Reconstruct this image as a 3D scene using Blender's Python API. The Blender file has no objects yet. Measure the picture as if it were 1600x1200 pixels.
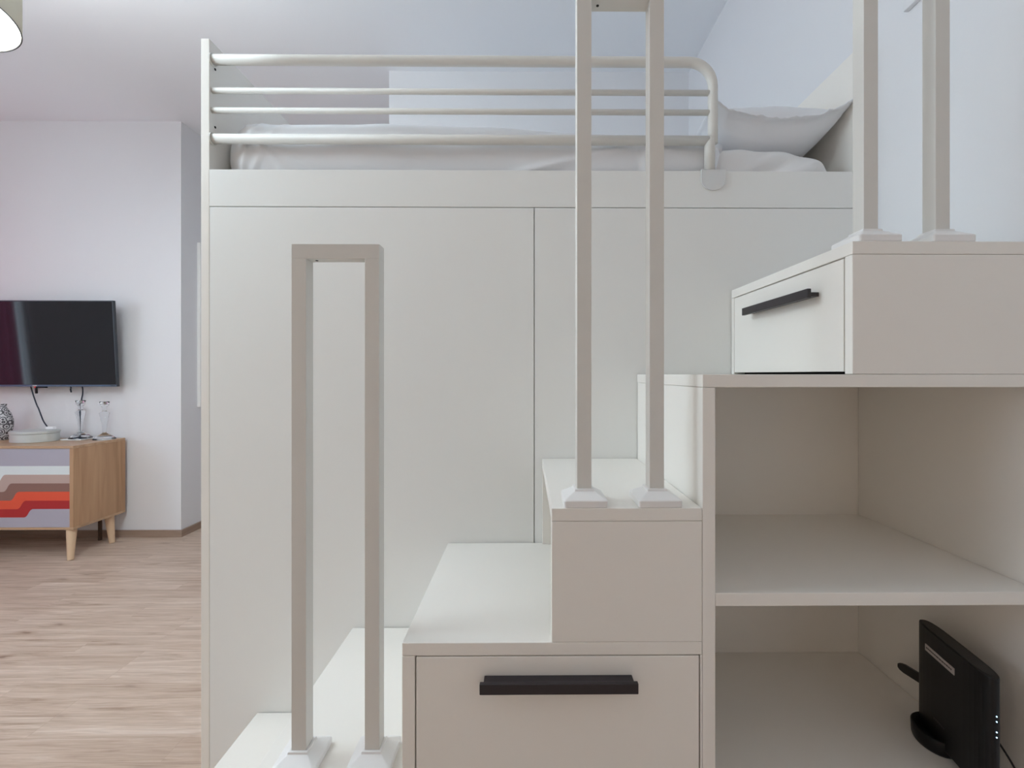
import bpy, bmesh, math, random
from mathutils import Vector, Matrix, noise

C = bpy.context.scene.collection
S = bpy.context.scene
R = math.radians

# ------------------------------------------------------------------ camera, world, light, exposure
cam_d = bpy.data.cameras.new('camera')
cam_d.lens = 16; cam_d.sensor_width = 36; cam_d.sensor_fit = 'HORIZONTAL'
cam_d.shift_x = -27.585/1600; cam_d.shift_y = -15/1600
cam_d.clip_start = 0.02; cam_d.clip_end = 60
cam = bpy.data.objects.new('camera', cam_d); C.objects.link(cam)
cam.location = (0, 0, 1.25); cam.rotation_euler = (R(90), 0, R(-0.45))
S.camera = cam
S.cycles.diffuse_bounces = 8; S.cycles.max_bounces = 14
S.view_settings.view_transform = 'Standard'; S.view_settings.look = 'None'
S.view_settings.gamma = 1; S.view_settings.use_curve_mapping = False
S.view_settings.exposure = 0.0

w = bpy.data.worlds.new('world'); S.world = w; w.use_nodes = True
w.node_tree.nodes['Background'].inputs[0].default_value = (0.62, 0.72, 0.9, 1)
w.node_tree.nodes['Background'].inputs[1].default_value = 0.3

def area(name, loc, rot, sx, sy, power, col):
    l = bpy.data.lights.new(name, 'AREA'); l.shape = 'RECTANGLE'; l.size = sx; l.size_y = sy
    l.energy = power; l.color = col
    o = bpy.data.objects.new(name, l); C.objects.link(o); o.location = loc; o.rotation_euler = rot
    return o
# daylight through the two windows of the left wall
area('daylight_main_window', (-5.02, 0.42, 1.75), (0, R(-90), 0), 1.6, 1.4, 40, (0.71, 0.845, 1.0))
area('daylight_curtained_window', (-5.02, 2.74, 1.7), (0, R(-90), 0), 1.7, 0.98, 27, (0.66, 0.85, 1.0))
# pendant lamp bulb
pl = bpy.data.lights.new('pendant_bulb', 'POINT'); pl.energy = 24; pl.color = (0.90, 0.95, 1.0); pl.shadow_soft_size = 0.05
plo = bpy.data.objects.new('pendant_bulb', pl); C.objects.link(plo); plo.location = (-2.06, 1.49, 2.66)

# ------------------------------------------------------------------ materials
def mat(name, col, rough=0.5, spec=0.5, metal=0.0):
    m = bpy.data.materials.new(name); m.use_nodes = True
    b = m.node_tree.nodes['Principled BSDF']
    b.inputs['Base Color'].default_value = (*col, 1); b.inputs['Roughness'].default_value = rough
    b.inputs['Specular IOR Level'].default_value = spec; b.inputs['Metallic'].default_value = metal
    return m
def nt(m): return m.node_tree.nodes, m.node_tree.links, m.node_tree.nodes['Principled BSDF']
def add_bump(m, scale, dist, strength=0.3, detail=3, stretch=(1,1,1)):
    n, l, b = nt(m)
    tc = n.new('ShaderNodeTexCoord'); mp = n.new('ShaderNodeMapping'); mp.inputs['Scale'].default_value = stretch
    no = n.new('ShaderNodeTexNoise'); no.inputs['Scale'].default_value = scale; no.inputs['Detail'].default_value = detail
    bu = n.new('ShaderNodeBump'); bu.inputs['Strength'].default_value = strength; bu.inputs['Distance'].default_value = dist
    l.new(tc.outputs['Object'], mp.inputs[0]); l.new(mp.outputs[0], no.inputs['Vector'])
    l.new(no.outputs[0], bu.inputs['Height']); l.new(bu.outputs[0], b.inputs['Normal'])
    return m
def ramp(n, stops):
    r = n.new('ShaderNodeValToRGB'); e = r.color_ramp.elements
    e[0].position, e[0].color = stops[0][0], (*stops[0][1], 1)
    e[1].position, e[1].color = stops[-1][0], (*stops[-1][1], 1)
    for p, c in stops[1:-1]:
        x = e.new(p); x.color = (*c, 1)
    return r

M = {}
M['wall'] = add_bump(mat('white_wall_paint', (0.785, 0.79, 0.81), 0.75, 0.25), 90, 0.001, 0.15)
M['wall_near'] = mat('warm_bounce_wall', (0.82, 0.66, 0.53), 0.7, 0.2)  # unseen wall, its warm tone chosen to bounce light onto the stair fronts
M['ceiling'] = mat('white_ceiling_paint', (0.87, 0.89, 0.92), 0.8, 0.2)
M['melamine'] = mat('off_white_melamine', (0.855, 0.825, 0.775), 0.38, 0.4)
M['door'] = mat('off_white_door_melamine', (0.835, 0.84, 0.82), 0.34, 0.45)
M['metal'] = mat('white_powder_coated_steel', (0.70, 0.685, 0.645), 0.5, 0.45)
M['cap'] = mat('white_plastic_cap', (0.84, 0.83, 0.82), 0.3, 0.5)
M['clamp'] = mat('grey_plastic_clamp', (0.70, 0.71, 0.71), 0.4, 0.45)
M['handle'] = mat('dark_anthracite_metal', (0.022, 0.017, 0.021), 0.38, 0.5)
M['dark'] = mat('dark_gap', (0.02, 0.018, 0.016), 0.8, 0.2)
M['linen'] = add_bump(mat('white_linen', (0.81, 0.82, 0.845), 0.9, 0.15), 420, 0.0006, 0.35)
M['sheet'] = add_bump(mat('white_sheet', (0.83, 0.83, 0.835), 0.9, 0.15), 420, 0.0006, 0.35)
M['black'] = mat('black_plastic', (0.006, 0.0055, 0.006), 0.4, 0.3)
M['blacktop'] = mat('dark_grey_grille', (0.04, 0.037, 0.034), 0.6, 0.4)
M['cable'] = mat('black_cable_rubber', (0.012, 0.012, 0.014), 0.5, 0.3)
M['greycable'] = mat('grey_cable', (0.035, 0.045, 0.07), 0.5, 0.3)
M['screen'] = mat('tv_glass', (0.006, 0.006, 0.009), 0.07, 0.38)
M['bezel'] = mat('tv_bezel', (0.015, 0.02, 0.03), 0.3, 0.6)
M['chin'] = mat('tv_chin_blue_grey', (0.06, 0.10, 0.17), 0.3, 0.6)
M['beech'] = mat('pale_beech', (0.66, 0.47, 0.31), 0.5, 0.35)
M['white'] = mat('white_card', (0.85, 0.86, 0.87), 0.5, 0.4)
M['tin'] = add_bump(mat('brushed_pale_tin', (0.60, 0.63, 0.62), 0.42, 0.5, 0.25), 14, 0.002, 0.25, 3, (1, 1, 6))
M['label'] = mat('pale_label', (0.50, 0.46, 0.44), 0.6, 0.3)
M['text'] = mat('label_print', (0.10, 0.08, 0.08), 0.7, 0.2)
M['emboss'] = mat('embossed_grey', (0.05, 0.048, 0.048), 0.5, 0.3)
M['curtain'] = mat('maroon_curtain', (0.30, 0.035, 0.06), 0.9, 0.1)
n, l, b = nt(M['curtain'])
tr = n.new('ShaderNodeBsdfTranslucent'); tr.inputs[0].default_value = (0.78, 0.42, 0.52, 1)
mx = n.new('ShaderNodeMixShader'); mx.inputs[0].default_value = 0.72
l.new(b.outputs[0], mx.inputs[1]); l.new(tr.outputs[0], mx.inputs[2]); l.new(mx.outputs[0], n['Material Output'].inputs[0])

def emit(name, col, s):
    m = bpy.data.materials.new(name); m.use_nodes = True
    n, l, b = nt(m); b.inputs['Base Color'].default_value = (*col, 1)
    b.inputs['Emission Color'].default_value = (*col, 1); b.inputs['Emission Strength'].default_value = s
    return m
M['diffuser'] = emit('lit_lamp_diffuser', (0.94, 0.98, 1.0), 14)
M['globe'] = emit('fill_globe_glow', (0.775, 0.925, 1.0), 17.5)  # glow of the unseen globe added as fill for the stairs
M['bulb'] = emit('lit_bulb', (1.0, 0.95, 0.88), 6)
M['led'] = emit('blue_white_led', (0.45, 0.75, 1.0), 4)
M['led_dim'] = emit('dim_led', (0.10, 0.11, 0.14), 1)
M['led_red'] = emit('red_led', (1.0, 0.05, 0.03), 0.6)

M['shade'] = add_bump(mat('beige_lamp_shade_fabric', (0.46, 0.43, 0.36), 0.9, 0.1), 260, 0.001, 0.5)

n, l, b = nt(M['shade'])
tr = n.new('ShaderNodeBsdfTranslucent'); tr.inputs[0].default_value = (0.62, 0.60, 0.54, 1)
mx = n.new('ShaderNodeMixShader'); mx.inputs[0].default_value = 0.12
l.new(b.outputs[0], mx.inputs[1]); l.new(tr.outputs[0], mx.inputs[2]); l.new(mx.outputs[0], n['Material Output'].inputs[0])
def glass_mat():
    m = bpy.data.materials.new('clear_glass'); m.use_nodes = True
    n, l, b = nt(m); b.inputs['Base Color'].default_value = (0.93, 0.96, 0.98, 1)
    b.inputs['Roughness'].default_value = 0.02; b.inputs['Transmission Weight'].default_value = 1.0
    b.inputs['IOR'].default_value = 1.24
    return m
M['glass'] = glass_mat()

def wood(name, c1, c2, c3, grain=(1, 1, 0.08), scale=30, rough=0.5):
    m = mat(name, c1, rough, 0.35); n, l, b = nt(m)
    tc = n.new('ShaderNodeTexCoord'); mp = n.new('ShaderNodeMapping'); mp.inputs['Scale'].default_value = grain
    no = n.new('ShaderNodeTexNoise'); no.inputs['Scale'].default_value = scale; no.inputs['Detail'].default_value = 6
    no.inputs['Distortion'].default_value = 0.6
    r = ramp(n, [(0.28, c1), (0.5, c2), (0.75, c3)])
    mp2 = n.new('ShaderNodeMapping'); mp2.inputs['Scale'].default_value = tuple(g*0.5 for g in grain)
    no2 = n.new('ShaderNodeTexNoise'); no2.inputs['Scale'].default_value = scale*0.35; no2.inputs['Detail'].default_value = 2
    mix = n.new('ShaderNodeMixRGB'); mix.blend_type = 'MULTIPLY'; mix.inputs[0].default_value = 0.5
    r2 = ramp(n, [(0.35, (0.7, 0.68, 0.66)), (0.6, (1, 1, 1))])
    l.new(tc.outputs['Object'], mp.inputs[0]); l.new(mp.outputs[0], no.inputs['Vector']); l.new(no.outputs[0], r.inputs[0])
    l.new(tc.outputs['Object'], mp2.inputs[0]); l.new(mp2.outputs[0], no2.inputs['Vector']); l.new(no2.outputs[0], r2.inputs[0])
    l.new(r.outputs[0], mix.inputs[1]); l.new(r2.outputs[0], mix.inputs[2]); l.new(mix.outputs[0], b.inputs['Base Color'])
    return m
M['oak_side'] = wood('oak_side_vertical_grain', (0.36, 0.205, 0.11), (0.47, 0.285, 0.165), (0.54, 0.34, 0.20), (1, 1, 0.07), 22)
M['oak_top'] = wood('oak_top_lengthwise_grain', (0.42, 0.26, 0.15), (0.52, 0.34, 0.21), (0.60, 0.40, 0.26), (0.07, 1, 1), 22, 0.35)
M['skirting'] = wood('brown_wood_skirting', (0.30, 0.21, 0.16), (0.37, 0.27, 0.21), (0.43, 0.32, 0.26), (0.08, 0.08, 1), 25)
M['dark_wood'] = mat('dark_brown_wood', (0.07, 0.04, 0.025), 0.6, 0.3)

def floor_mat():
    m = mat('laminate_strip_floor', (0.6, 0.45, 0.36), 0.42, 0.4); n, l, b = nt(m)
    tc = n.new('ShaderNodeTexCoord')
    br = n.new('ShaderNodeTexBrick'); br.offset = 0.37; br.offset_frequency = 3; br.squash = 1
    br.inputs['Scale'].default_value = 1; br.inputs['Mortar Size'].default_value = 0.0012; br.inputs['Mortar Smooth'].default_value = 0.4
    br.inputs['Brick Width'].default_value = 0.86; br.inputs['Row Height'].default_value = 0.0985; br.inputs['Bias'].default_value = 0.0
    br.inputs['Color1'].default_value = (0, 0, 0, 1); br.inputs['Color2'].default_value = (1, 1, 1, 1); br.inputs['Mortar'].default_value = (0.25, 0.25, 0.25, 1)
    l.new(tc.outputs['Object'], br.inputs['Vector'])
    # long fine grain along x
    mp = n.new('ShaderNodeMapping'); mp.inputs['Scale'].default_value = (1.1, 17, 1)
    comb = n.new('ShaderNodeVectorMath'); comb.operation = 'ADD'
    sc = n.new('ShaderNodeVectorMath'); sc.operation = 'SCALE'; sc.inputs['Scale'].default_value = 7.3
    l.new(br.outputs['Color'], sc.inputs[0]); l.new(tc.outputs['Object'], mp.inputs[0])
    l.new(mp.outputs[0], comb.inputs[0]); l.new(sc.outputs[0], comb.inputs[1])
    g = n.new('ShaderNodeTexNoise'); g.inputs['Scale'].default_value = 2.2; g.inputs['Detail'].default_value = 7; g.inputs['Distortion'].default_value = 0.7; g.inputs['Roughness'].default_value = 0.62
    l.new(comb.outputs[0], g.inputs['Vector'])
    rg = ramp(n, [(0.28, (0.37, 0.265, 0.195)), (0.42, (0.52, 0.40, 0.315)), (0.56, (0.60, 0.475, 0.385)), (0.74, (0.70, 0.60, 0.52))])
    l.new(g.outputs[0], rg.inputs[0])
    # plank tone
    rt = ramp(n, [(0.0, (0.89, 0.86, 0.84)), (0.5, (0.97, 0.955, 0.945)), (1.0, (1.03, 1.035, 1.045))])
    l.new(br.outputs['Color'], rt.inputs[0])
    mu = n.new('ShaderNodeMixRGB'); mu.blend_type = 'MULTIPLY'; mu.inputs[0].default_value = 1
    l.new(rg.outputs[0], mu.inputs[1]); l.new(rt.outputs[0], mu.inputs[2])
    g3 = n.new('ShaderNodeTexNoise'); g3.inputs['Scale'].default_value = 1.0; g3.inputs['Detail'].default_value = 5; g3.inputs['Distortion'].default_value = 1.2
    mp3 = n.new('ShaderNodeMapping'); mp3.inputs['Scale'].default_value = (6, 120, 1); l.new(tc.outputs['Object'], mp3.inputs[0]); l.new(mp3.outputs[0], g3.inputs['Vector'])
    r3 = ramp(n, [(0.3, (0.84, 0.82, 0.81)), (0.62, (1.04, 1.04, 1.04))]); l.new(g3.outputs[0], r3.inputs[0])
    mu3 = n.new('ShaderNodeMixRGB'); mu3.blend_type = 'MULTIPLY'; mu3.inputs[0].default_value = 0.8
    l.new(mu.outputs[0], mu3.inputs[1]); l.new(r3.outputs[0], mu3.inputs[2]); mu = mu3
    # knots: sparse dark elongated spots
    mk = n.new('ShaderNodeMapping'); mk.inputs['Scale'].default_value = (1.9, 7.0, 1)
    vo = n.new('ShaderNodeTexVoronoi'); vo.voronoi_dimensions = '2D'; vo.inputs['Scale'].default_value = 1.0
    dn = n.new('ShaderNodeTexNoise'); dn.inputs['Scale'].default_value = 9; 
    l.new(tc.outputs['Object'], mk.inputs[0]); va = n.new('ShaderNodeVectorMath'); va.operation = 'MULTIPLY_ADD'; va.inputs[1].default_value = (0.5, 0.3, 0.3)
    dn.inputs['Scale'].default_value = 3; l.new(mk.outputs[0], dn.inputs['Vector']); l.new(dn.outputs['Color'], va.inputs[0]); l.new(mk.outputs[0], va.inputs[2]); l.new(va.outputs[0], vo.inputs['Vector'])
    rk = ramp(n, [(0.025, (0.42, 0.34, 0.29)), (0.07, (0.78, 0.73, 0.69)), (0.17, (1, 1, 1))])
    l.new(vo.outputs['Distance'], rk.inputs[0])
    mu2 = n.new('ShaderNodeMixRGB'); mu2.blend_type = 'MULTIPLY'; mu2.inputs[0].default_value = 0.85
    mn = n.new('ShaderNodeTexNoise'); mn.inputs['Scale'].default_value = 1.7; mn.inputs['Detail'].default_value = 1; l.new(tc.outputs['Object'], mn.inputs['Vector'])
    mr = ramp(n, [(0.46, (0.12, 0.12, 0.12)), (0.6, (0.85, 0.85, 0.85))]); l.new(mn.outputs[0], mr.inputs[0]); l.new(mr.outputs[0], mu2.inputs[0])
    l.new(mu.outputs[0], mu2.inputs[1]); l.new(rk.outputs[0], mu2.inputs[2])
    # joints
    mj = n.new('ShaderNodeMixRGB'); mj.blend_type = 'MIX'; mj.inputs[2].default_value = (0.33, 0.23, 0.17, 1)
    ms = n.new('ShaderNodeMath'); ms.operation = 'MULTIPLY'; ms.inputs[1].default_value = 0.22
    l.new(br.outputs['Fac'], ms.inputs[0]); l.new(ms.outputs[0], mj.inputs[0]); l.new(mu2.outputs[0], mj.inputs[1])
    l.new(mj.outputs[0], b.inputs['Base Color'])
    return m
M['floor'] = floor_mat()

def vase_mat():
    m = mat('black_and_white_scroll_ceramic', (0.6, 0.6, 0.6), 0.4, 0.5); n, l, b = nt(m)
    tc = n.new('ShaderNodeTexCoord'); vo = n.new('ShaderNodeTexVoronoi'); vo.inputs['Scale'].default_value = 30
    ma = n.new('ShaderNodeMath'); ma.operation = 'MULTIPLY'; ma.inputs[1].default_value = 19
    si = n.new('ShaderNodeMath'); si.operation = 'SINE'; ad_ = n.new('ShaderNodeMath'); ad_.operation = 'MULTIPLY_ADD'; ad_.inputs[1].default_value = 0.5; ad_.inputs[2].default_value = 0.5
    r = ramp(n, [(0.38, (0.06, 0.055, 0.065)), (0.58, (0.58, 0.58, 0.60))])
    l.new(tc.outputs['Object'], vo.inputs['Vector']); l.new(vo.outputs['Distance'], ma.inputs[0]); l.new(ma.outputs[0], si.inputs[0])
    l.new(si.outputs[0], ad_.inputs[0]); l.new(ad_.outputs[0], r.inputs[0]); l.new(r.outputs[0], b.inputs['Base Color'])
    return m
M['vase'] = vase_mat()
for k, c in dict(b_grey=(0.42, 0.40, 0.47), b_pale=(0.70, 0.75, 0.76), b_tan=(0.50, 0.37, 0.33), b_brown=(0.26, 0.14, 0.115),
                 b_orange=(0.74, 0.095, 0.045), b_red=(0.42, 0.025, 0.028)).items():
    M[k] = mat('door_print_' + k[2:], c, 0.45, 0.35)

# ------------------------------------------------------------------ helpers
def thing(name, label, cat, loc=(0, 0, 0), rotz=0, group=None):
    o = bpy.data.objects.new(name, None); o.empty_display_size = 0.05; C.objects.link(o)
    o.location = loc; o.rotation_euler = (0, 0, rotz); tag(o, label, cat, group); return o
def tag(o, label, cat, group=None):
    o['label'] = label; o['category'] = cat
    if group: o['group'] = group
    return o
def link(name, bm, mats, parent=None, smooth=False, bevel=0, seg=2, loc=None):
    me = bpy.data.meshes.new(name); bmesh.ops.recalc_face_normals(bm, faces=bm.faces); bm.to_mesh(me); bm.free()
    for mm in (mats if isinstance(mats, (list, tuple)) else [mats]): me.materials.append(M[mm])
    o = bpy.data.objects.new(name, me); C.objects.link(o)
    if parent is not None: o.parent = parent
    if loc: o.location = loc
    if smooth:
        for p in me.polygons: p.use_smooth = True
    if bevel:
        md = o.modifiers.new('bevel', 'BEVEL'); md.width = bevel; md.segments = seg; md.limit_method = 'ANGLE'; md.angle_limit = R(40)
    return o
def struct(o): o['kind'] = 'structure'; return o
def abox(bm, x0, x1, y0, y1, z0, z1, mi=0):
    vs = [bm.verts.new(p) for p in ((x0,y0,z0),(x1,y0,z0),(x1,y1,z0),(x0,y1,z0),(x0,y0,z1),(x1,y0,z1),(x1,y1,z1),(x0,y1,z1))]
    for f in ((0,3,2,1),(4,5,6,7),(0,1,5,4),(1,2,6,5),(2,3,7,6),(3,0,4,7)):
        fc = bm.faces.new([vs[i] for i in f]); fc.material_index = mi
def box(name, m, parent, x0, x1, y0, y1, z0, z1, bevel=0.0012):
    """box part; coordinates are world ones, the origin follows the parent"""
    bm = bmesh.new(); px, py, pz = parent.location if parent else (0, 0, 0)
    abox(bm, x0-px, x1-px, y0-py, y1-py, z0-pz, z1-pz)
    return link(name, bm, m, parent, bevel=bevel)
def boxes(name, m, parent, lst, bevel=0.0012):
    bm = bmesh.new(); px, py, pz = parent.location if parent else (0, 0, 0)
    for a in lst: abox(bm, a[0]-px, a[1]-px, a[2]-py, a[3]-py, a[4]-pz, a[5]-pz)
    return link(name, bm, m, parent, bevel=bevel)
def tube(bm, pts, r, n=16, cap=True):
    pts = [Vector(p) for p in pts]; rings = []
    rad = r if isinstance(r, (list, tuple)) else [r]*len(pts)
    t0 = (pts[1]-pts[0]).normalized(); up = Vector((0, 0, 1)) if abs(t0.z) < 0.9 else Vector((0, 1, 0))
    u = t0.cross(up).normalized()
    for i, p in enumerate(pts):
        t = (pts[min(i+1, len(pts)-1)] - pts[max(i-1, 0)]).normalized()
        u = (u - t*u.dot(t)).normalized(); v = t.cross(u)
        rings.append([bm.verts.new(p + (u*math.cos(a)+v*math.sin(a))*rad[i]) for a in [2*math.pi*k/n for k in range(n)]])
    for a, b_ in zip(rings, rings[1:]):
        for k in range(n): bm.faces.new((a[k], a[(k+1)%n], b_[(k+1)%n], b_[k]))
    if cap: bm.faces.new(rings[0]); bm.faces.new(rings[-1])
def lathe(bm, prof, n=48, sx=1, sy=1, c=(0, 0, 0)):
    rings = []
    for r, z in prof:
        if r < 1e-6: rings.append([bm.verts.new((c[0], c[1], c[2]+z))])
        else: rings.append([bm.verts.new((c[0]+r*sx*math.cos(2*math.pi*k/n), c[1]+r*sy*math.sin(2*math.pi*k/n), c[2]+z)) for k in range(n)])
    for a, b_ in zip(rings, rings[1:]):
        for k in range(n):
            k2 = (k+1) % n
            if len(a) == 1 and len(b_) == 1: continue
            if len(a) == 1: bm.faces.new((a[0], b_[k], b_[k2]))
            elif len(b_) == 1: bm.faces.new((a[k], a[k2], b_[0]))
            else: bm.faces.new((a[k], a[k2], b_[k2], b_[k]))
def catmull(P, k=8):
    P = [Vector(p) for p in P]; Q = [P[0]]+P+[P[-1]]; out = []
    for i in range(1, len(Q)-2):
        for j in range(k):
            t = j/k; a, b_, c_, d = Q[i-1], Q[i], Q[i+1], Q[i+2]
            out.append(0.5*((2*b_)+(c_-a)*t+(2*a-5*b_+4*c_-d)*t*t+(3*b_-a-3*c_+d)*t**3))
    out.append(P[-1]); return out
def sstep(a, b_, x):
    t = max(0, min(1, (x-a)/(b_-a))); return t*t*(3-2*t)

# ------------------------------------------------------------------ the setting
def sbox(name, m, *lst):
    bm = bmesh.new()
    for a in lst: abox(bm, *a)
    return struct(link(name, bm, m))
YT = 3.53       # wall with the television
XR = 1.05       # right wall
XL = -4.9       # left wall (windows)
ZC = 3.2
sbox('floor', 'floor', (XL-0.1, XR+0.1, -2.1, 5.7, -0.1, 0))
sbox('ceiling', 'ceiling', (XL-0.3, XR+0.2, -2.2, 5.8, ZC, ZC+0.1))
sbox('wall_right', 'wall', (XR, XR+0.1, -2.1, 5.7, 0, ZC))
sbox('wall_rear', 'wall', (XL-0.1, -2.66, YT, YT+0.1, 0, ZC))
sbox('wall_passage', 'wall', (-2.76, -2.66, YT+0.1, 5.6, 0, ZC))
sbox('wall_passage_end', 'wall', (-2.66, -0.88, 5.5, 5.6, 0, ZC))
sbox('wall_partition', 'wall', (-0.88, XR, 2.93, 5.6, 0, ZC))
sbox('wall_near', 'wall_near', (XL-0.1, XR, -2.1, -2.0, 0, ZC))
# left wall with two window openings
W1 = (-0.3, 1.15, 0.95, 2.55); W2 = (2.26, 3.23, 0.85, 2.55)
x0, x1 = XL-0.1, XL
sbox('wall_left', 'wall', (x0, x1, -2.0, W1[0], 0, ZC), (x0, x1, W1[1], W2[0], 0, ZC), (x0, x1, W2[1], YT, 0, ZC),
     (x0, x1, W1[0], W1[1], 0, W1[2]), (x0, x1, W1[0], W1[1], W1[3], ZC), (x0, x1, W2[0], W2[1], 0, W2[2]), (x0, x1, W2[0], W2[1], W2[3], ZC))
for i, wv in enumerate((W1, W2)):
    y0, y1, z0, z1 = wv; f = 0.05 if i == 0 else 0.035; ym = (y0+y1)/2
    lst = [(x0+.02, x1-.02, y0, y1, z0, z0+f), (x0+.02, x1-.02, y0, y1, z1-f, z1), (x0+.02, x1-.02, y0, y0+f, z0+f, z1-f), (x0+.02, x1-.02, y1-f, y1, z0+f, z1-f)]
    if i == 0: lst.append((x0+.02, x1-.02, ym-f/2, ym+f/2, z0+f, z1-f))
    sbox('window_%d' % (i+1), 'cap', *lst)
sbox('baseboard_rear', 'skirting', (XL, -2.66, YT-0.016, YT, 0, 0.052))
sbox('baseboard_passage', 'skirting', (-2.66, -2.644, YT-0.016, 5.5, 0, 0.052))

# curtain on the left wall (seen mirrored in the television)
bm = bmesh.new(); N = 60; rows = []
for j in range(N+1):
    y = 2.47 + 0.98*j/N; x = XL+0.09+0.03*math.sin(j*0.95)
    rows.append([bm.verts.new((x+dx, y, z)) for dx in (0, 0.004) for z in (0.03, 2.8)])
for a, b_ in zip(rows, rows[1:]):
    bm.faces.new((a[0], a[1], b_[1], b_[0])); bm.faces.new((a[2], b_[2], b_[3], a[3]))
    bm.faces.new((a[1], a[3], b_[3], b_[1])); bm.faces.new((a[0], b_[0], b_[2], a[2]))
tag(link('curtain', bm, 'curtain', smooth=False), 'maroon curtain hanging beside the left window, mirrored in the television', 'curtain')

# ------------------------------------------------------------------ geometry constants
YF, YB = 0.8485, 1.354
T = 0.024
SX = [-0.794, -0.513, -0.231, 0.0477, 0.330, 0.612]     # left edges of the treads
E1 = 0.0008

# ------------------------------------------------------------------ loft bed and wardrobe
XI, XO = -0.9373, -0.9618      # left gable inner / outer
XRI, XRO = 1.008, 1.032
bed = thing('loft_bed', 'white loft bed with high panelled ends raised over the wardrobe', 'bed', (0, YB, 0))
box('end_panel', 'melamine', bed, XO, XI, YB, 2.90, 0, 2.244)
box('end_panel', 'melamine', bed, XRI, XRO, YB, 2.90, 0, 2.244)
box('front_board', 'door', bed, XI, XRI, YB, YB+T, 1.7478, 1.857)
box('bed_base', 'melamine', bed, XI, XRI, YB+T+.001, 2.90, 1.725, 1.745)
for (yy, zz) in ((1.379, 2.169), (1.379, 1.9945)):
    bm = bmesh.new(); tube(bm, [(XI-0.002, yy-YB, zz), (XI+0.0012, yy-YB, zz)], 0.0035, 12)
    link('screw_hole', bm, 'dark', bed)

ward = thing('wardrobe', 'off-white built-in wardrobe with flat doors beneath the loft bed', 'wardrobe', (0, YB, 0))
G = 0.0012
XS = 0.0245
box('door', 'door', ward, XI+G, XS-G, YB, YB+0.02, 0.06, 1.7478-0.0022, 0.0008)
box('door', 'door', ward, XS+G, XRI-G, YB, YB+0.02, 0.06, 1.7478-0.0022, 0.0008)
boxes('carcass', 'melamine', ward, [(XI+.001, XRI-.001, 2.86, 2.88, 0, 1.72), (XI+.001, XRI-.001, YB+.022, 2.86, 0.03, 0.05), (XI+.001, XRI-.001, YB+.022, 2.86, 1.70, 1.72),
     (XI+.001, XI+.02, YB+.022, 2.86, 0.05, 1.70), (XRI-.02, XRI-.001, YB+.022, 2.86, 0.05, 1.70), (XS-.009, XS+.009, YB+.022, 2.86, 0.05, 1.70)])
box('plinth', 'melamine', ward, XI+.001, XRI-.001, YB+.004, YB+.02, 0, 0.058)

# ------------------------------------------------------------------ guard rail of the bed
gr = thing('guard_rail', 'white tubular steel guard rail along the front of the loft bed', 'guard rail', (-0.19, 1.367, 1.857))
def wl(pts, o=gr): return [Vector(p)-Vector(o.location) for p in pts]
yr = 1.367
bm = bmesh.new(); Rb = 0.072; zt = 2.1895; xe = 0.5625; zb = 1.9535
pts = [(XI+0.001, yr, zt)] + [(XI+0.001+(xe-Rb-XI)*k/6, yr, zt) for k in range(1, 6)] + \
      [(xe-Rb+Rb*math.sin(a), yr, zt-Rb+Rb*math.cos(a)) for a in [R(90)*k/10 for k in range(11)]] + [(xe, yr, 2.0), (xe, yr, 1.945)]
tube(bm, wl(pts), 0.0145, 20)
link('top_tube', bm, 'metal', gr, smooth=True)
bm = bmesh.new(); tube(bm, wl([(XI+0.001, yr, zb), (0, yr, zb), (xe-0.006, yr, zb)]), 0.0145, 20); link('bottom_tube', bm, 'metal', gr, smooth=True)
for z in (2.0975, 2.0385):
    bm = bmesh.new(); tube(bm, wl([(XI+0.001, yr, z), (0, yr, z), (xe-0.008, yr, z)]), 0.0085, 16); link('thin_tube', bm, 'metal', gr, smooth=True)
bm = bmesh.new()
tube(bm, wl([(xe-0.010, yr-0.001, 1.8585), (xe-0.010, yr-0.001, 1.945), (xe-0.007, yr-0.001, 1.957), (xe-0.003, yr-0.001, 1.964)]), [0.0155, 0.0155, 0.0145, 0.011], 20)
link('foot_tube', bm, 'metal', gr, smooth=True)
# clamp with rounded lower end
def tab_outline(cx, hw, ztop, zbot):
    r = 0.030; out = [(cx-hw, ztop), (cx+hw, ztop)]
    for k in range(13):
        a = R(180)*k/12; out.append((cx+hw*math.cos(a), zbot+0.030-0.030*math.sin(a)))
    return out
bm = bmesh.new(); ol = tab_outline(0.5575, 0.0365, 1.8605, 1.798)
f1 = [bm.verts.new(Vector((x, YB-0.0045, z))-gr.location) for x, z in ol]; f2 = [bm.verts.new(Vector((x, YB-0.0004, z))-gr.location) for x, z in ol]
bm.faces.new(f1); bm.faces.new(f2[::-1])
for k in range(len(f1)): bm.faces.new((f1[k], f2[k], f2[(k+1)%len(f1)], f1[(k+1)%len(f1)]))
abox(bm, 0.521+0.19, 0.594+0.19, YB-0.0045-yr, YB+T+0.004-yr, 0.0004, 0.0034)
link('clamp', bm, 'clamp', gr, bevel=0.0012)
for z in (zt, zb):
    bm = bmesh.new(); tube(bm, wl([(XI+0.0005, yr, z), (XI+0.004, yr, z)]), 0.018, 20); link('end_flange', bm, 'metal', gr, smooth=False)

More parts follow.
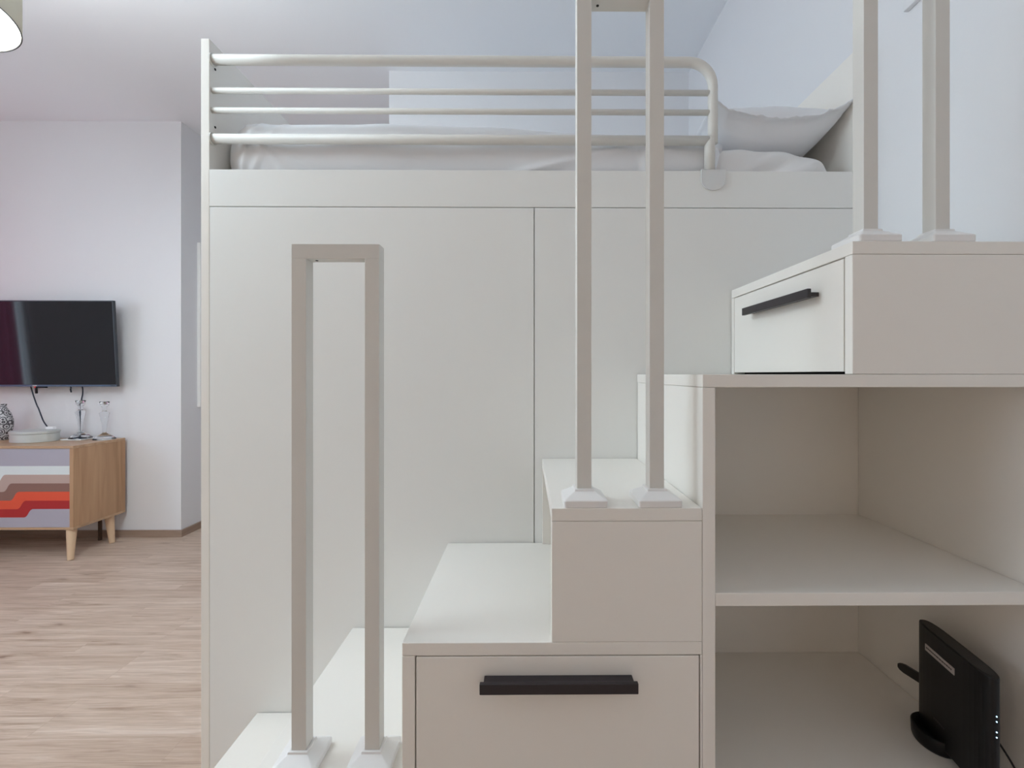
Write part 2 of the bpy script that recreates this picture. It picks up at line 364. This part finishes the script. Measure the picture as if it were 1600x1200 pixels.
# ------------------------------------------------------------------ mattress, duvet, pillow
def soft_box(x0, x1, y0, y1, z0, z1, r, nx, ny, nz, fn):
    bm = bmesh.new(); c = Vector(((x0+x1)/2, (y0+y1)/2, (z0+z1)/2)); h = Vector(((x1-x0)/2, (y1-y0)/2, (z1-z0)/2))
    vd = {}
    def V(i, j, k):
        key = (i, j, k)
        if key not in vd:
            u = Vector((2*i/nx-1, 2*j/ny-1, 2*k/nz-1))
            p = Vector((u.x*h.x, u.y*h.y, u.z*h.z))
            q = Vector([max(-(h[a]-r[a]), min(h[a]-r[a], p[a])) for a in range(3)])
            d = Vector([(p[a]-q[a])/r[a] for a in range(3)])
            if d.length > 0:
                m_ = max(abs(d.x), abs(d.y), abs(d.z)); d = d.normalized()*m_
            p = q + Vector([d[a]*r[a] for a in range(3)]) + c
            vd[key] = bm.verts.new(fn(p, u))
        return vd[key]
    for i in range(nx):
        for j in range(ny):
            for k in (0, nz): bm.faces.new((V(i,j,k), V(i+1,j,k), V(i+1,j+1,k), V(i,j+1,k)))
    for i in range(nx):
        for k in range(nz):
            for j in (0, ny): bm.faces.new((V(i,j,k), V(i+1,j,k), V(i+1,j,k+1), V(i,j,k+1)))
    for j in range(ny):
        for k in range(nz):
            for i in (0, nx): bm.faces.new((V(i,j,k), V(i,j+1,k), V(i,j+1,k+1), V(i,j,k+1)))
    return bm
def matt_fn(p, u):
    q = p.copy()
    if q.x < 0.62 and q.y < 1.6: q.y += 0.022*(1-sstep(0.55, 0.62, q.x))
    if q.y < 1.7:
        a = sstep(0.55, 0.66, q.x)
        s = (q.x-0.62)*0.62-(q.z-1.86)*1.0                 # diagonal folds of the tucked sheet
        q.y -= a*0.007*math.sin(s*70)*math.exp(-((q.x-0.78)/0.2)**2)
        q.y += 0.004*noise.noise(Vector((q.x*7, 0, q.z*11)))
    q.z += 0.004*noise.noise(Vector((q.x*5, q.y*5, 1)))
    q.z -= 0.018*sstep(0.72, 0.95, q.x)*(1 if u.z > 0 else 0)
    return q
mt = link('mattress', soft_box(-0.885, 0.960, 1.392, 2.83, 1.747, 1.957, (0.085, 0.05, 0.075), 130, 110, 18, matt_fn), 'sheet', smooth=True)
tag(mt, 'white sheeted mattress lying in the loft bed under the duvet', 'mattress')
def duv_fn(p, u):
    q = p.copy()
    top = 0.5+0.5*u.z
    q.z -= top*(0.040*sstep(-0.5, 0.62, q.x))
    q.z += top*(0.006*noise.noise(Vector((q.x*2.3, q.y*3, 3)))+0.003*noise.noise(Vector((q.x*8, q.y*8, 7))))
    if q.y < 1.8:
        q.y += 0.008*noise.noise(Vector((q.x*3.2, 1.7, q.z*6)))+0.003*noise.noise(Vector((q.x*9+q.z*14, 4, q.z*10)))
        q.y -= 0.006*sstep(0.352, 0.360, q.x)*(1-sstep(0.36, 0.55, q.x))
        # oblique crease towards the head end
        s = q.z-1.86-(q.x+0.05)*0.24
        q.y -= 0.009*math.exp(-(s/0.012)**2)*sstep(-0.12, 0.05, q.x)*(1-sstep(0.25, 0.34, q.x))
        for (xc, sl, am) in ((-0.86, 0.25, 0.006), (-0.82, 0.45, 0.004), (-0.76, -0.9, 0.004), (-0.70, -1.3, 0.004), (0.58, 0.3, 0.005), (0.61, 0.15, 0.004)):
            q.y -= am*math.exp(-(((q.x-xc)-(q.z-1.9)*sl)/0.010)**2)
    if u.z < 0.2 and q.y > 1.412 and q.x > -0.893 and q.y < 2.835: q.z = max(q.z, 1.968)
    if q.x < -0.7: q.x += 0.006*noise.noise(Vector((q.y*4, 9, q.z*9)))
    return q
dv = link('duvet', soft_box(-0.934, 0.628, 1.391, 2.84, 1.818, 2.046, (0.09, 0.075, 0.1015), 190, 130, 24, duv_fn), 'linen', smooth=True)
tag(dv, 'white duvet spread over the loft bed mattress behind the guard rail', 'duvet')

def pillow():
    bm = bmesh.new(); NU, NV = 60, 70
    cx, cy = 0.790, 1.735; hx, hy = 0.205, 0.325; ext = 1.085
    def seam(u, v):
        z = 2.030 + 0.018*max(-u, 0)**3*(0.4+0.6*v*v) + 0.022*max(u, 0)**2 + 0.014*(abs(v)**3)*abs(u)**2
        z += 0.005*noise.noise(Vector((u*3, v*3, 2)))
        e = max(abs(u), abs(v))
        if e > 0.93: z += (e-0.93)/0.15*(0.013+0.013*noise.noise(Vector((u*4.5, v*4.5, 5)))+0.006*noise.noise(Vector((u*14, v*14, 8))))
        return z
    def prof(u, v):
        a, b_ = min(1, abs(u)), min(1, abs(v))
        return max(0, (1-a**2.6)*(1-b_**3.2))**0.55
    def P(u, v, side):
        x = cx+u*hx; y = cy+v*hy
        # edges pulled in between the corners
        y += 0.012*(1-u*u)*v**3*(-1); x += -0.010*(1-v*v)*u**3
        t = prof(u, v); z = seam(u, v)
        th = 0.0016
        if side > 0: z += th+0.135*t+0.004*t*noise.noise(Vector((u*4, v*4, 11)))
        else: z -= th+0.080*t*(1+0.05*noise.noise(Vector((u*3, v*3, 21))))
        x = min(x, XRI-0.003)
        if side < 0: z = max(z, 1.9555)
        return (x, y, z)
    top, bot = {}, {}
    for i in range(NU+1):
        for j in range(NV+1):
            u = ext*(2*i/NU-1); v = ext*(2*j/NV-1)
            top[i, j] = bm.verts.new(P(u, v, 1)); bot[i, j] = bm.verts.new(P(u, v, -1))
    for i in range(NU):
        for j in range(NV):
            bm.faces.new((top[i,j], top[i+1,j], top[i+1,j+1], top[i,j+1])); bm.faces.new((bot[i,j], bot[i,j+1], bot[i+1,j+1], bot[i+1,j]))
    for i in range(NU):
        for j in (0, NV): bm.faces.new((top[i,j], top[i+1,j], bot[i+1,j], bot[i,j]))
    for j in range(NV):
        for i in (0, NU): bm.faces.new((top[i,j], top[i,j+1], bot[i,j+1], bot[i,j]))
    return bm
tag(link('pillow', pillow(), 'linen', smooth=True), 'white flanged pillow resting against the right end of the loft bed', 'pillow')

# ------------------------------------------------------------------ storage staircase, unit by unit
YU = 1.351        # back of the units
def handle(parent, pts_front, pts_web):
    bm = bmesh.new(); px, py, pz = parent.matrix_world.translation if False else (0, 0, 0)
    return bm
# unit below tread 1 and 2
s1 = thing('stair_step', 'lowest white step of the storage stairs, at the bottom left', 'stair step', (-0.65, 1.1, 0))
box('tread', 'melamine', s1, SX[0], SX[1]-E1, YF, YU, 0.25-T, 0.25)
boxes('body', 'melamine', s1, [(SX[0], SX[0]+T, YF, YU, 0, 0.25-T-E1), (SX[0]+T+E1, SX[1]-E1, YF, YF+T, 0, 0.25-T-E1)])
s2 = thing('stair_step', 'second white step carrying the shortest handrail frame', 'stair step', (-0.37, 1.1, 0))
box('tread', 'melamine', s2, SX[1], SX[2]-E1, YF, YU, 0.5-T, 0.5)
boxes('body', 'melamine', s2, [(SX[1], SX[1]+T, YF, YU, 0, 0.5-T-E1), (SX[1]+T+E1, SX[2]-E1, YF, YF+T, 0, 0.5-T-E1)])

# drawer cabinet under tread 3 (reaches under the fourth step)
c3 = thing('drawer_cabinet', 'wide white stair cabinet with a front drawer and long dark handle', 'cabinet', (0.05, 1.1, 0))
box('tread', 'melamine', c3, SX[2], SX[4]-E1, YF, YU, 0.75-T, 0.75)
box('side_panel', 'melamine', c3, SX[2], SX[2]+T, YF, YU, 0, 0.75-T-0.0006)
boxes('carcass', 'dark', c3, [(SX[2]+T+.001, SX[4]-.006, YF+.03, YF+.04, 0.02, 0.75-T-.001)])  # dark sheet behind the drawer, shade of the gaps put into its colour
box('side_panel', 'melamine', c3, SX[4]-.004, SX[4]-E1, YF, YU, 0, 0.75-T-0.0006, 0.0004)
dr3 = box('drawer', 'melamine', c3, -0.2045, 0.3235, YF, YF+0.019, 0.14, 0.7238, 0.0012)
def hand(parent, lip, web, loc):
    bm = bmesh.new()
    for a in (lip, web): abox(bm, a[0]-loc[0], a[1]-loc[0], a[2]-loc[1], a[3]-loc[1], a[4]-loc[2], a[5]-loc[2])
    return link('handle', bm, 'handle', parent, bevel=0.0012)
hand(dr3, (-0.0841, 0.2033, 0.820, 0.8285, 0.672, 0.6912), (-0.0775, 0.1975, 0.8290, YF-.0002, 0.6805, 0.6895), (0.05, 1.1, 0))

# open cubby of step 4
c4 = thing('stair_step', 'fourth white step, an open cubby under the middle handrail frame', 'stair step', (0.19, 1.1, 0.75))
box('tread', 'melamine', c4, SX[3], SX[4]-E1, YF, YU, 1.0-T, 1.0)
box('front_panel', 'melamine', c4, SX[3], SX[4]-E1, YF, YF+T, 0.7505, 1.0-T-.0006)
box('back_panel', 'melamine', c4, SX[3], SX[4]-E1, YU-0.012, YU, 0.7505, 1.0-T-.0006)

# tall open shelf unit
XC, XD = 0.975, 0.999
c5 = thing('shelf_unit', 'tall white open shelf unit with two compartments under the top step', 'shelf unit', (0.66, 1.1, 0))
box('top_panel', 'melamine', c5, SX[4], XD, YF, YU, 1.25-T, 1.25)
box('side_panel', 'melamine', c5, SX[4]+0.0015, SX[4]+T, YF+0.0245, YU, 0, 1.25-T-.0006, 0.0008)
box('front_stile', 'melamine', c5, SX[4], SX[4]+T, YF, YF+0.024, 0, 1.25-T-.0006, 0.001)
box('side_panel', 'melamine', c5, XC, XD, YF, YU, 0, 1.25-T-.0006)
box('back_panel', 'melamine', c5, SX[4]+T+.0005, XC-.0005, 1.327, YU-.001, 0, 1.25-T-.0006, 0.0005)
box('shelf', 'melamine', c5, SX[4]+T+.0008, XC-.0008, YF+.001, 1.3265, 0.8155, 0.8400)
box('shelf', 'melamine', c5, SX[4]+T+.0008, XC-.0008, YF+.001, 1.3265, 0.4130, 0.4370)

# top drawer box (step 6), drawer faces left
c6 = thing('drawer_cabinet', 'small white cabinet on the top step, its drawer and dark handle facing left', 'cabinet', (0.8, 1.1, 1.25))
X6 = SX[5]
box('top_panel', 'melamine', c6, X6, XD, YF, YU, 1.5-T, 1.5)
box('front_panel', 'melamine', c6, X6, XD, YF, YF+0.021, 1.2505, 1.5-T-.0006)
box('back_stile', 'melamine', c6, X6, X6+0.1, YU-0.016, YU, 1.2505, 1.5-T-.0006)
box('side_panel', 'melamine', c6, XC, XD, YF+.022, YU, 1.2505, 1.5-T-.0006)
box('carcass', 'dark', c6, X6+0.030, X6+0.036, YF+.023, YU-.018, 1.2505, 1.5-T-.001)  # dark backing sheet that paints the shade in the drawer gap
dr6 = box('drawer', 'melamine', c6, X6+0.0008, X6+0.020, YF+0.0250, YU-0.0178, 1.2555, 1.4735, 0.001)
hand(dr6, (X6-0.0285, X6-0.0200, 0.940, 1.227, 1.4090, 1.4285), (X6-0.0195, X6+0.0006, 0.9465, 1.2205, 1.4130, 1.4220), (0.8, 1.1, 1.25))

# ------------------------------------------------------------------ handrail frames
RW, PW, PD, PY = 0.168, 0.028, 0.030, 0.875
def cap_mesh(dx):
    bm = bmesh.new(); hw, hd = 0.041, 0.041
    def ring(a, b_, z, r):
        out = []
        for sx, sy in ((1, 1), (-1, 1), (-1, -1), (1, -1)):
            for k in range(4):
                t = {(1,1):0,(-1,1):90,(-1,-1):180,(1,-1):270}[(sx,sy)] + 90*k/3
                out.append(bm.verts.new((dx+sx*(a-r)+r*math.cos(R(t)), sy*(b_-r)+r*math.sin(R(t)), z)))
        return out
    g = 0.0004
    prof = [(hw-.001, hd-.001, 0.0003, .004), (hw, hd, 0.002, .004), (hw, hd, 0.0125, .004), (hw-.0015, hd-.0015, 0.0145, .004), (PW/2+0.0055, PD/2+0.0055, 0.0262, .0015), (PW/2+0.0048, PD/2+0.0048, 0.0300, .0012), (PW/2+0.0036, PD/2+0.0036, 0.0305, .001), (PW/2+g, PD/2+g, 0.0305, .0006), (PW/2+g, PD/2+g, 0.020, .0006)]
    rs = [ring(*p) for p in prof]
    for a, b_ in zip(rs, rs[1:]):
        for k in range(16): bm.faces.new((a[k], a[(k+1)%16], b_[(k+1)%16], b_[k]))
    bm.faces.new(rs[0])
    return bm
def post_mesh(dx, z0, z1):
    bm = bmesh.new(); abox(bm, dx-PW/2, dx+PW/2, -PD/2, PD/2, z0, z1); return bm
d = RW/2-PW/2
rail = thing('handrail_frame', 'shortest slim white handrail frame, standing on the second step', 'handrail', (-0.3655, PY+PD/2, 0.5), 0, 'square tube handrail frames on the stairs')
for sg in (-1, 1): link('post', post_mesh(sg*d, 0.021, 1.0-PW), 'metal', rail, bevel=0.0007)
bm = bmesh.new(); abox(bm, -RW/2, RW/2, -PD/2, PD/2, 1.0-PW, 1.0); link('crossbar', bm, 'metal', rail, bevel=0.0007)
bm = bmesh.new(); tube(bm, [(-0.042, -0.0, 1.0-PW-.0008), (-0.042, 0, 1.0-PW+.001)], 0.0028, 10); link('screw', bm, 'dark', rail)
for sg in (-1, 1): link('base_cap', cap_mesh(sg*d), 'cap', rail, smooth=False)
def dup(root, loc, label):
    r = root.copy(); C.objects.link(r); r.location = loc; r['label'] = label
    for ch in list(root.children):
        c_ = ch.copy(); C.objects.link(c_); c_.parent = r
    return r
for x, z, lab in ((0.182, 1.0, 'slim white handrail frame in the middle, standing on the fourth step'),
                  (0.737, 1.5, 'slim white handrail frame at the right, standing on the top cabinet')):
    dup(rail, (x, PY+PD/2, z), lab)

# ------------------------------------------------------------------ router in the lower compartment
ang = R(-11.3)
rt = thing('wifi_router', 'black upright wifi router with blue lights on the lowest shelf', 'router', (0.9015, 0.949, 0.4372), ang)
def stadium(L, Tk, n=10, ex=2.6):
    out = []
    for k in range(4*n):
        a = 2*math.pi*k/(4*n); ca, sa = math.cos(a), math.sin(a)
        x = math.copysign(abs(ca)**(2/2.6), ca)*Tk/2
        y = math.copysign(abs(sa)**(2/4.5), sa)*L/2
        out.append((x, y))
    return out
bm = bmesh.new(); L_, T_ = 0.212, 0.034; z0, z1 = 0.014, 0.2425
prev = None; rings = []
for z, s in ((z0, 0.94), (z0+.003, 1), (z1-.003, 1), (z1, 0.99), (z1, 0.93)):
    rings.append([bm.verts.new((x*(s if s > .95 else s*0.93), y*s, z)) for x, y in stadium(L_, T_)])
for a, b_ in zip(rings, rings[1:]):
    m_ = len(a)
    for k in range(m_): bm.faces.new((a[k], a[(k+1)%m_], b_[(k+1)%m_], b_[k]))
bm.faces.new(rings[0]); bm.faces.new(rings[-1])
link('housing', bm, 'black', rt, bevel=0.0004)
bm = bmesh.new(); o1 = [bm.verts.new((x*.80, y*.90, z1+.0002)) for x, y in stadium(L_, T_)]; o2 = [bm.verts.new((x*.80, y*.90, z1+.001)) for x, y in stadium(L_, T_)]
for k in range(len(o1)): bm.faces.new((o1[k], o1[(k+1)%len(o1)], o2[(k+1)%len(o1)], o2[k]))
bm.faces.new(o2); link('top_grille', bm, 'blacktop', rt)
bm = bmesh.new(); lathe(bm, [(0, 0.0003), (0.046, 0.0003), (0.0485, 0.006), (0.050, 0.030), (0.047, 0.033), (0.036, 0.020), (0, 0.016)], 40, 0.82, 1.0, (-0.006, 0.050, 0))
link('stand', bm, 'black', rt, smooth=True)
sd = -T_/2
bm = bmesh.new(); abox(bm, sd-0.0013, sd+0.004, -0.025, 0.064, 0.1945, 0.2085); lb = link('sticker', bm, 'label', rt)
bm = bmesh.new(); random.seed(4)
y = 0.060
while y > -0.018:
    l_ = random.uniform(0.003, 0.008); abox(bm, sd-0.0016, sd-0.0012, y-l_, y, 0.2005, 0.2035); y -= l_+0.0012
link('print', bm, 'text', lb)
bm = bmesh.new()
for k in range(6): abox(bm, sd-0.0006, sd+0.003, 0.004+k*0.0058, 0.0085+k*0.0058, 0.060, 0.063)
link('embossed_mark', bm, 'emboss', rt)
fy = -L_/2
for z in (0.1722, 0.1625, 0.1430, 0.1330):
    bm = bmesh.new(); tube(bm, [(0, fy-0.0010, z), (0, fy+0.003, z)], 0.00105, 10); link('indicator_light', bm, 'led', rt)
for z in (0.0610, 0.0390):
    bm = bmesh.new(); tube(bm, [(0, fy-0.0010, z), (0, fy+0.003, z)], 0.0022, 10); link('button', bm, 'led_dim', rt)
bm = bmesh.new()
Rm = Matrix.Rotation(-ang, 3, 'Z')
def rl(p): return Rm @ (Vector(p)-Vector(rt.location))
pa, pb = rl((0.925, 1.035, 0.540)), rl((0.944, 1.145, 0.514))
sec = [(-0.004, -0.011), (0.004, -0.011), (0.004, 0.011), (-0.004, 0.011)]
ra = []
for t, s in ((0, 1), (0.8, 1), (0.93, .8), (1, 0.4)):
    c_ = pa.lerp(pb, t); ra.append([bm.verts.new(c_+Vector((a*1.0, 0, b_*s))) for a, b_ in sec])
for a, b_ in zip(ra, ra[1:]):
    for k in range(4): bm.faces.new((a[k], a[(k+1)%4], b_[(k+1)%4], b_[k]))
bm.faces.new(ra[0]); bm.faces.new(ra[-1]); link('antenna', bm, 'black', rt, bevel=0.0015)
bm = bmesh.new(); tube(bm, [rl(p) for p in catmull([(0.929, 0.985, 0.535), (0.945, 0.93, 0.530), (0.949, 0.905, 0.510), (0.958, 0.885, 0.478), (0.964, 0.87, 0.447), (0.955, 0.86, 0.4405)], 8)], 0.0019, 10)
link('power_cable', bm, 'cable', rt, smooth=True)

# ------------------------------------------------------------------ television
TXR = -3.058; TW = 1.13; TH = 0.640
tv = thing('television', 'black flat television mounted on the far wall above the sideboard', 'television', (TXR-TW/2, 3.462, 1.160))
tilt = R(3.2)
def tl(x0_, x1_, y0_, y1_, z0_, z1_, name, m, par=tv, bev=0.002):
    bm = bmesh.new(); abox(bm, x0_, x1_, y0_, y1_, z0_, z1_); bmesh.ops.rotate(bm, verts=bm.verts, cent=(0, 0, 0), matrix=Matrix.Rotation(tilt, 3, 'X'))
    return link(name, bm, m, par, bevel=bev)
h = TW/2
tl(-h, h, -0.034, -0.012, 0.0, TH, 'bezel', 'bezel')
tl(-h+.008, h-.008, -0.0352, -0.0342, 0.016, TH-.008, 'screen', 'screen', bev=0.0003)
tl(-h+.003, h-.003, -0.0355, -0.0342, 0.001, 0.0145, 'chin', 'chin', bev=0.0003)
tl(-h+.12, h-.12, -0.0115, 0.008, 0.03, TH*0.62, 'rear_housing', 'black')
bm = bmesh.new(); abox(bm, -0.14, 0.14, 0.020, 0.066, 0.20, 0.38); link('wall_bracket', bm, 'handle', tv)
lx = -3.668-tv.location.x
tl(lx-.016, lx+.016, -0.0362, -0.0356, 0.004, 0.011, 'badge', 'label', bev=0)
tl(h-.045, h-.012, -0.0362, -0.0356, 0.005, 0.010, 'badge', 'emboss', bev=0)
tl(lx-.012, lx+.075, -0.030, -0.014, -0.010, -0.0005, 'sensor_bar', 'black')
tl(lx-.008, lx+.004, -0.030, -0.018, -0.052, -0.0105, 'sensor', 'black')
bm = bmesh.new(); tube(bm, [(lx-.002, -0.0335, -0.004), (lx-.002, -0.031, -0.004)], 0.004, 10); link('standby_light', bm, 'led_red', tv)
tag(link('television_cable', (lambda b: (tube(b, catmull([(-3.76, 3.472, 1.20), (-3.748, 3.475, 1.153), (-3.728, 3.475, 1.085), (-3.705, 3.475, 1.02), (-3.685, 3.472, 0.984), (-3.62, 3.44, 0.905), (-3.55, 3.40, 0.866), (-3.533, 3.39, 0.858)], 8), 0.0042, 10), b)[1])(bmesh.new()), 'greycable', smooth=True),
    'long dark cable running from under the television down to the round tin', 'cable')
tag(link('television_cable', (lambda b: (tube(b, catmull([(-3.455, 3.47, 1.18), (-3.462, 3.49, 1.150), (-3.480, 3.505, 1.135), (-3.478, 3.508, 1.112)], 8), 0.005, 10), b)[1])(bmesh.new()), 'greycable', smooth=True),
    'short curled dark cable end hanging under the television', 'cable')
tag(link('television_cable', (lambda b: (tube(b, catmull([(-3.39, 3.49, 1.18), (-3.390, 3.505, 1.150), (-3.392, 3.508, 1.10), (-3.405, 3.51, 1.02), (-3.405, 3.51, 0.76)], 8), 0.0042, 10), b)[1])(bmesh.new()), 'greycable', smooth=True),
    'straight dark cable hanging behind the left glass candlestick', 'cable')

# ------------------------------------------------------------------ sideboard
SXR, SXL, SYF, SYB, SZ0, SZ1 = -3.060, -4.56, 3.10, 3.50, 0.199, 0.766
sb = thing('sideboard', 'oak sideboard on pale splayed legs with orange and red banded doors', 'sideboard', ((SXR+SXL)/2, 3.3, 0))
box('top_panel', 'oak_top', sb, SXL, SXR, SYF, SYB, SZ1-0.018, SZ1, 0.0015)
box('side_panel', 'oak_side', sb, SXR-0.026, SXR+0.0, SYF, SYB, SZ0+.0162, SZ1-0.0184, 0.0012)
box('side_panel', 'oak_side', sb, SXL, SXL+0.026, SYF, SYB, SZ0+.0162, SZ1-0.0184, 0.0012)
box('bottom_panel', 'oak_top', sb, SXL, SXR, SYF, SYB, SZ0, SZ0+0.016, 0.0012)
box('back_panel', 'oak_side', sb, SXL+.0265, SXR-.0265, SYB-.01, SYB-.002, SZ0+.0165, SZ1-.0185)
# printed doors: stepped bands
def band_door(xl, xr):
    bm = bmesh.new(); px, py, pz = sb.location; yd = SYF+0.004
    zr = [0.7472, 0.6300, 0.5715, 0.5128, 0.4563, 0.3956, 0.3392, 0.2828, 0.2158]
    drop = [0, 0, 0.105, 0.0565, 0.0570, 0.0564, 0.0565, 0, 0]
    xs = [None, None, -3.545, -3.5066, -3.4593, -3.412, -3.3647, None, None]
    names = ['b_grey', 'b_pale', 'b_tan', 'b_brown', 'b_orange', 'b_red', 'b_grey']
    # boundary k: right height zr, left height zr-drop, s-curve about xs
    bz = [zr[0], zr[1], zr[2], zr[3], zr[4], zr[5], zr[6], None]
    B = [(0.7472, 0, 0), (0.6300, 0, 0), (0.5715, 0.058, -3.549), (0.5128, 0.0575, -3.5066), (0.4563, 0.0600, -3.459), (0.3956, 0.0570, -3.412), (0.3392, 0.0568, -3.3647), (0.2158, 0, 0)]
    samples = sorted(set([xl, xr] + [max(xl, min(xr, c[2]+t)) for c in B if c[1] for t in [(-0.04+0.08*k/24) for k in range(25)]]))
    def zz(b_, x):
        z, dr, xc = b_
        if not dr: return z
        t = (x-xc)/0.034
        t = max(-1, min(1, t)); s = 0.5+0.5*math.copysign(1-(1-abs(t))**2.4, t)
        return z-dr*(1-s)
    cols = [[bm.verts.new((x-px, yd-py, zz(b_, x)-pz)) for b_ in B] for x in samples]
    for a, b_ in zip(cols, cols[1:]):
        for k in range(7):
            f = bm.faces.new((a[k], b_[k], b_[k+1], a[k+1])); f.material_index = k
    # thickness
    back = [bm.verts.new((x-px, yd+0.016-py, z-pz)) for x, z in ((xl, B[0][0]), (xr, B[0][0]), (xr, B[-1][0]), (xl, B[-1][0]))]
    bm.faces.new(back)
    bm.faces.new([c[0] for c in cols]+[back[1], back[0]]); bm.faces.new([c[-1] for c in cols]+[back[2], back[3]])
    bm.faces.new(cols[0]+[back[3], back[0]]); bm.faces.new(cols[-1]+[back[2], back[1]])
    return link('door', bm, names, sb)
band_door(-3.821, SXR-0.028)
band_door(SXL+0.028, -3.824)
def leg(name, p0, p1, r0, r1, m='beech'):
    bm = bmesh.new(); o = Vector(sb.location)
    tube(bm, [Vector(p0)-o, Vector(p0).lerp(Vector(p1), .5)-o, Vector(p1)-o], [r0, (r0+r1)/2, r1], 20); return link(name, bm, m, sb, smooth=False, bevel=0.001)
for sg, xc in ((1, SXR), (-1, SXL)):
    leg('leg', (xc-sg*0.045, 3.135, SZ0-.0004), (xc-sg*0.004, 3.085, 0.0003), 0.029, 0.017)
    leg('leg', (xc-sg*0.050, 3.42, SZ0-.0004), (xc-sg*0.010, 3.40, 0.0003), 0.029, 0.017)
leg('support_leg', (-3.215, 3.46, SZ0-.0004), (-3.215, 3.46, 0.0003), 0.012, 0.012, 'dark_wood')

# ------------------------------------------------------------------ things on the sideboard
vs = thing('vase', 'black and white scroll patterned bottle vase on the sideboard', 'vase', (-3.872, 3.395, SZ1))
bm = bmesh.new()
lathe(bm, [(0, .0005), (.040, .0005), (.045, .006), (.056, .05), (.068, .11), (.066, .15), (.052, .195), (.030, .235), (.025, .255), (.029, .264), (.026, .265), (.021, .258), (.021, .20), (0, .20)], 48, 0.86, 0.86)
link('body', bm, 'vase', vs, smooth=True)
tn = thing('round_tin', 'low pale oval metal tin on the sideboard beside the vase', 'tin', (-3.562, 3.330, SZ1))
bm = bmesh.new(); lathe(bm, [(0, .0005), (.152, .0005), (.155, .003), (.155, .058), (.150, .060), (0, .060)], 64, 0.93, 0.70); link('body', bm, 'tin', tn, smooth=False)
bm = bmesh.new(); lathe(bm, [(0, .0603), (.1575, .0603), (.160, .063), (.160, .076), (.156, .079), (.145, .077), (0, .077)], 64, 0.93, 0.70); link('lid', bm, 'tin', tn, smooth=False)
ad = box('plug_adapter', 'white', None, -3.535, -3.480, 3.375, 3.40, SZ1+.0795, SZ1+.0995, 0.003); tag(ad, 'tiny white plug lying on the lid of the round tin', 'plug')
co = box('coaster', 'white', None, -3.405, -3.255, 3.352, 3.468, SZ1+.0005, SZ1+.009, 0.002); tag(co, 'white square coaster under the left glass candlestick', 'coaster')
def candle(loc, label):
    t = thing('glass_candlestick', label, 'candlestick', loc, 0, 'clear glass candlesticks on the sideboard')
    bm = bmesh.new()
    lathe(bm, [(0, .0005), (.066, .0005), (.068, .004), (.064, .009), (.050, .020), (.030, .033), (.014, .043), (.010, .050), (.012, .075), (.017, .11), (.024, .150), (.029, .172), (.031, .180), (.027, .188), (.014, .196), (.010, .204), (.016, .212), (.010, .220), (.018, .228), (.026, .238), (.029, .262), (.027, .263), (.020, .246), (0, .240)], 40)
    for v_ in bm.verts: v_.co.z *= 1.07
    link('stem', bm, 'glass', t, smooth=True); return t
cs = candle((-3.312, 3.41, SZ1+.0092), 'clear glass candlestick nearer the round tin, standing on a coaster')
c2 = dup(cs, (-3.136, 3.41, SZ1+.0005), 'clear glass candlestick nearest the right end of the sideboard')

# ------------------------------------------------------------------ pieces on the walls
wp = box('wall_panel', 'cap', None, -2.6597, -2.634, 3.70, 4.3, 0.985, 2.318, 0.003)
tag(wp, 'narrow white framed panel on the passage wall beside the bed end', 'panel')
wb = box('wall_box', 'wall', None, 1.036, 1.0498, 0.35, 1.243, 2.245, 2.75, 0.002)
tag(wb, 'flat white box on the right wall at the top edge, right of the tallest handrail', 'wall box')

# ------------------------------------------------------------------ pendant lamp
lp = thing('pendant_lamp', 'large beige drum pendant lamp with a bright white diffuser', 'lamp', (-2.046, 1.492, 2.487))
Rr = 0.276; Hs = 0.26
bm = bmesh.new(); lathe(bm, [(Rr, 0.002), (Rr, Hs), (Rr-.003, Hs), (Rr-.003, 0.002), (Rr, 0.002)], 96); link('lamp_shade', bm, 'shade', lp, smooth=False, bevel=0)
for f in lp.children[0].data.polygons: f.use_smooth = True
bm = bmesh.new(); lathe(bm, [(Rr+.0006, 0.0005), (Rr+.0006, 0.003), (Rr-.003, 0.003), (Rr-.003, 0.0005), (Rr+.0006, 0.0005)], 96); link('rim', bm, 'emboss', lp)
bm = bmesh.new(); lathe(bm, [(0, 0.004), (Rr-.006, 0.004), (Rr-.006, 0.006), (0, 0.006)], 96); link('diffuser', bm, 'diffuser', lp)
bm = bmesh.new(); lathe(bm, [(0, .08), (.02, .084), (.032, .105), (.026, .13), (.015, .15), (.015, .19), (0, .19)], 24); link('socket', bm, 'cap', lp, smooth=True)
bm = bmesh.new()
tube(bm, [(0, 0, .19), (0, 0, .4), (0, 0, ZC-2.487-.03)], 0.004, 10); link('cord', bm, 'cap', lp, smooth=True)
bm = bmesh.new(); lathe(bm, [(0, ZC-2.487-.035), (.05, ZC-2.487-.035), (.055, ZC-2.487-.0005), (0, ZC-2.487-.0005)], 32); link('ceiling_rose', bm, 'cap', lp)
bm = bmesh.new()
for k in range(3):
    a = R(30+120*k); tube(bm, [(0.02*math.cos(a), 0.02*math.sin(a), .18), ((Rr-.004)*math.cos(a), (Rr-.004)*math.sin(a), Hs-.006)], 0.0025, 8)
link('shade_carrier', bm, 'handle', lp)

# unseen glowing globe, added to light the stairs from up and to the left
gl = thing('fill_globe', 'unseen glowing fill globe added to light the stairs, out of frame', 'lamp', (-1.9, 0.86, 2.50))
bm = bmesh.new(); bmesh.ops.create_uvsphere(bm, u_segments=40, v_segments=24, radius=0.28); link('globe', bm, 'globe', gl, smooth=True)
bm = bmesh.new(); tube(bm, [(0, 0, .278), (0, 0, .5), (0, 0, ZC-2.50-.001)], 0.004, 10); link('cord', bm, 'cap', gl, smooth=True)
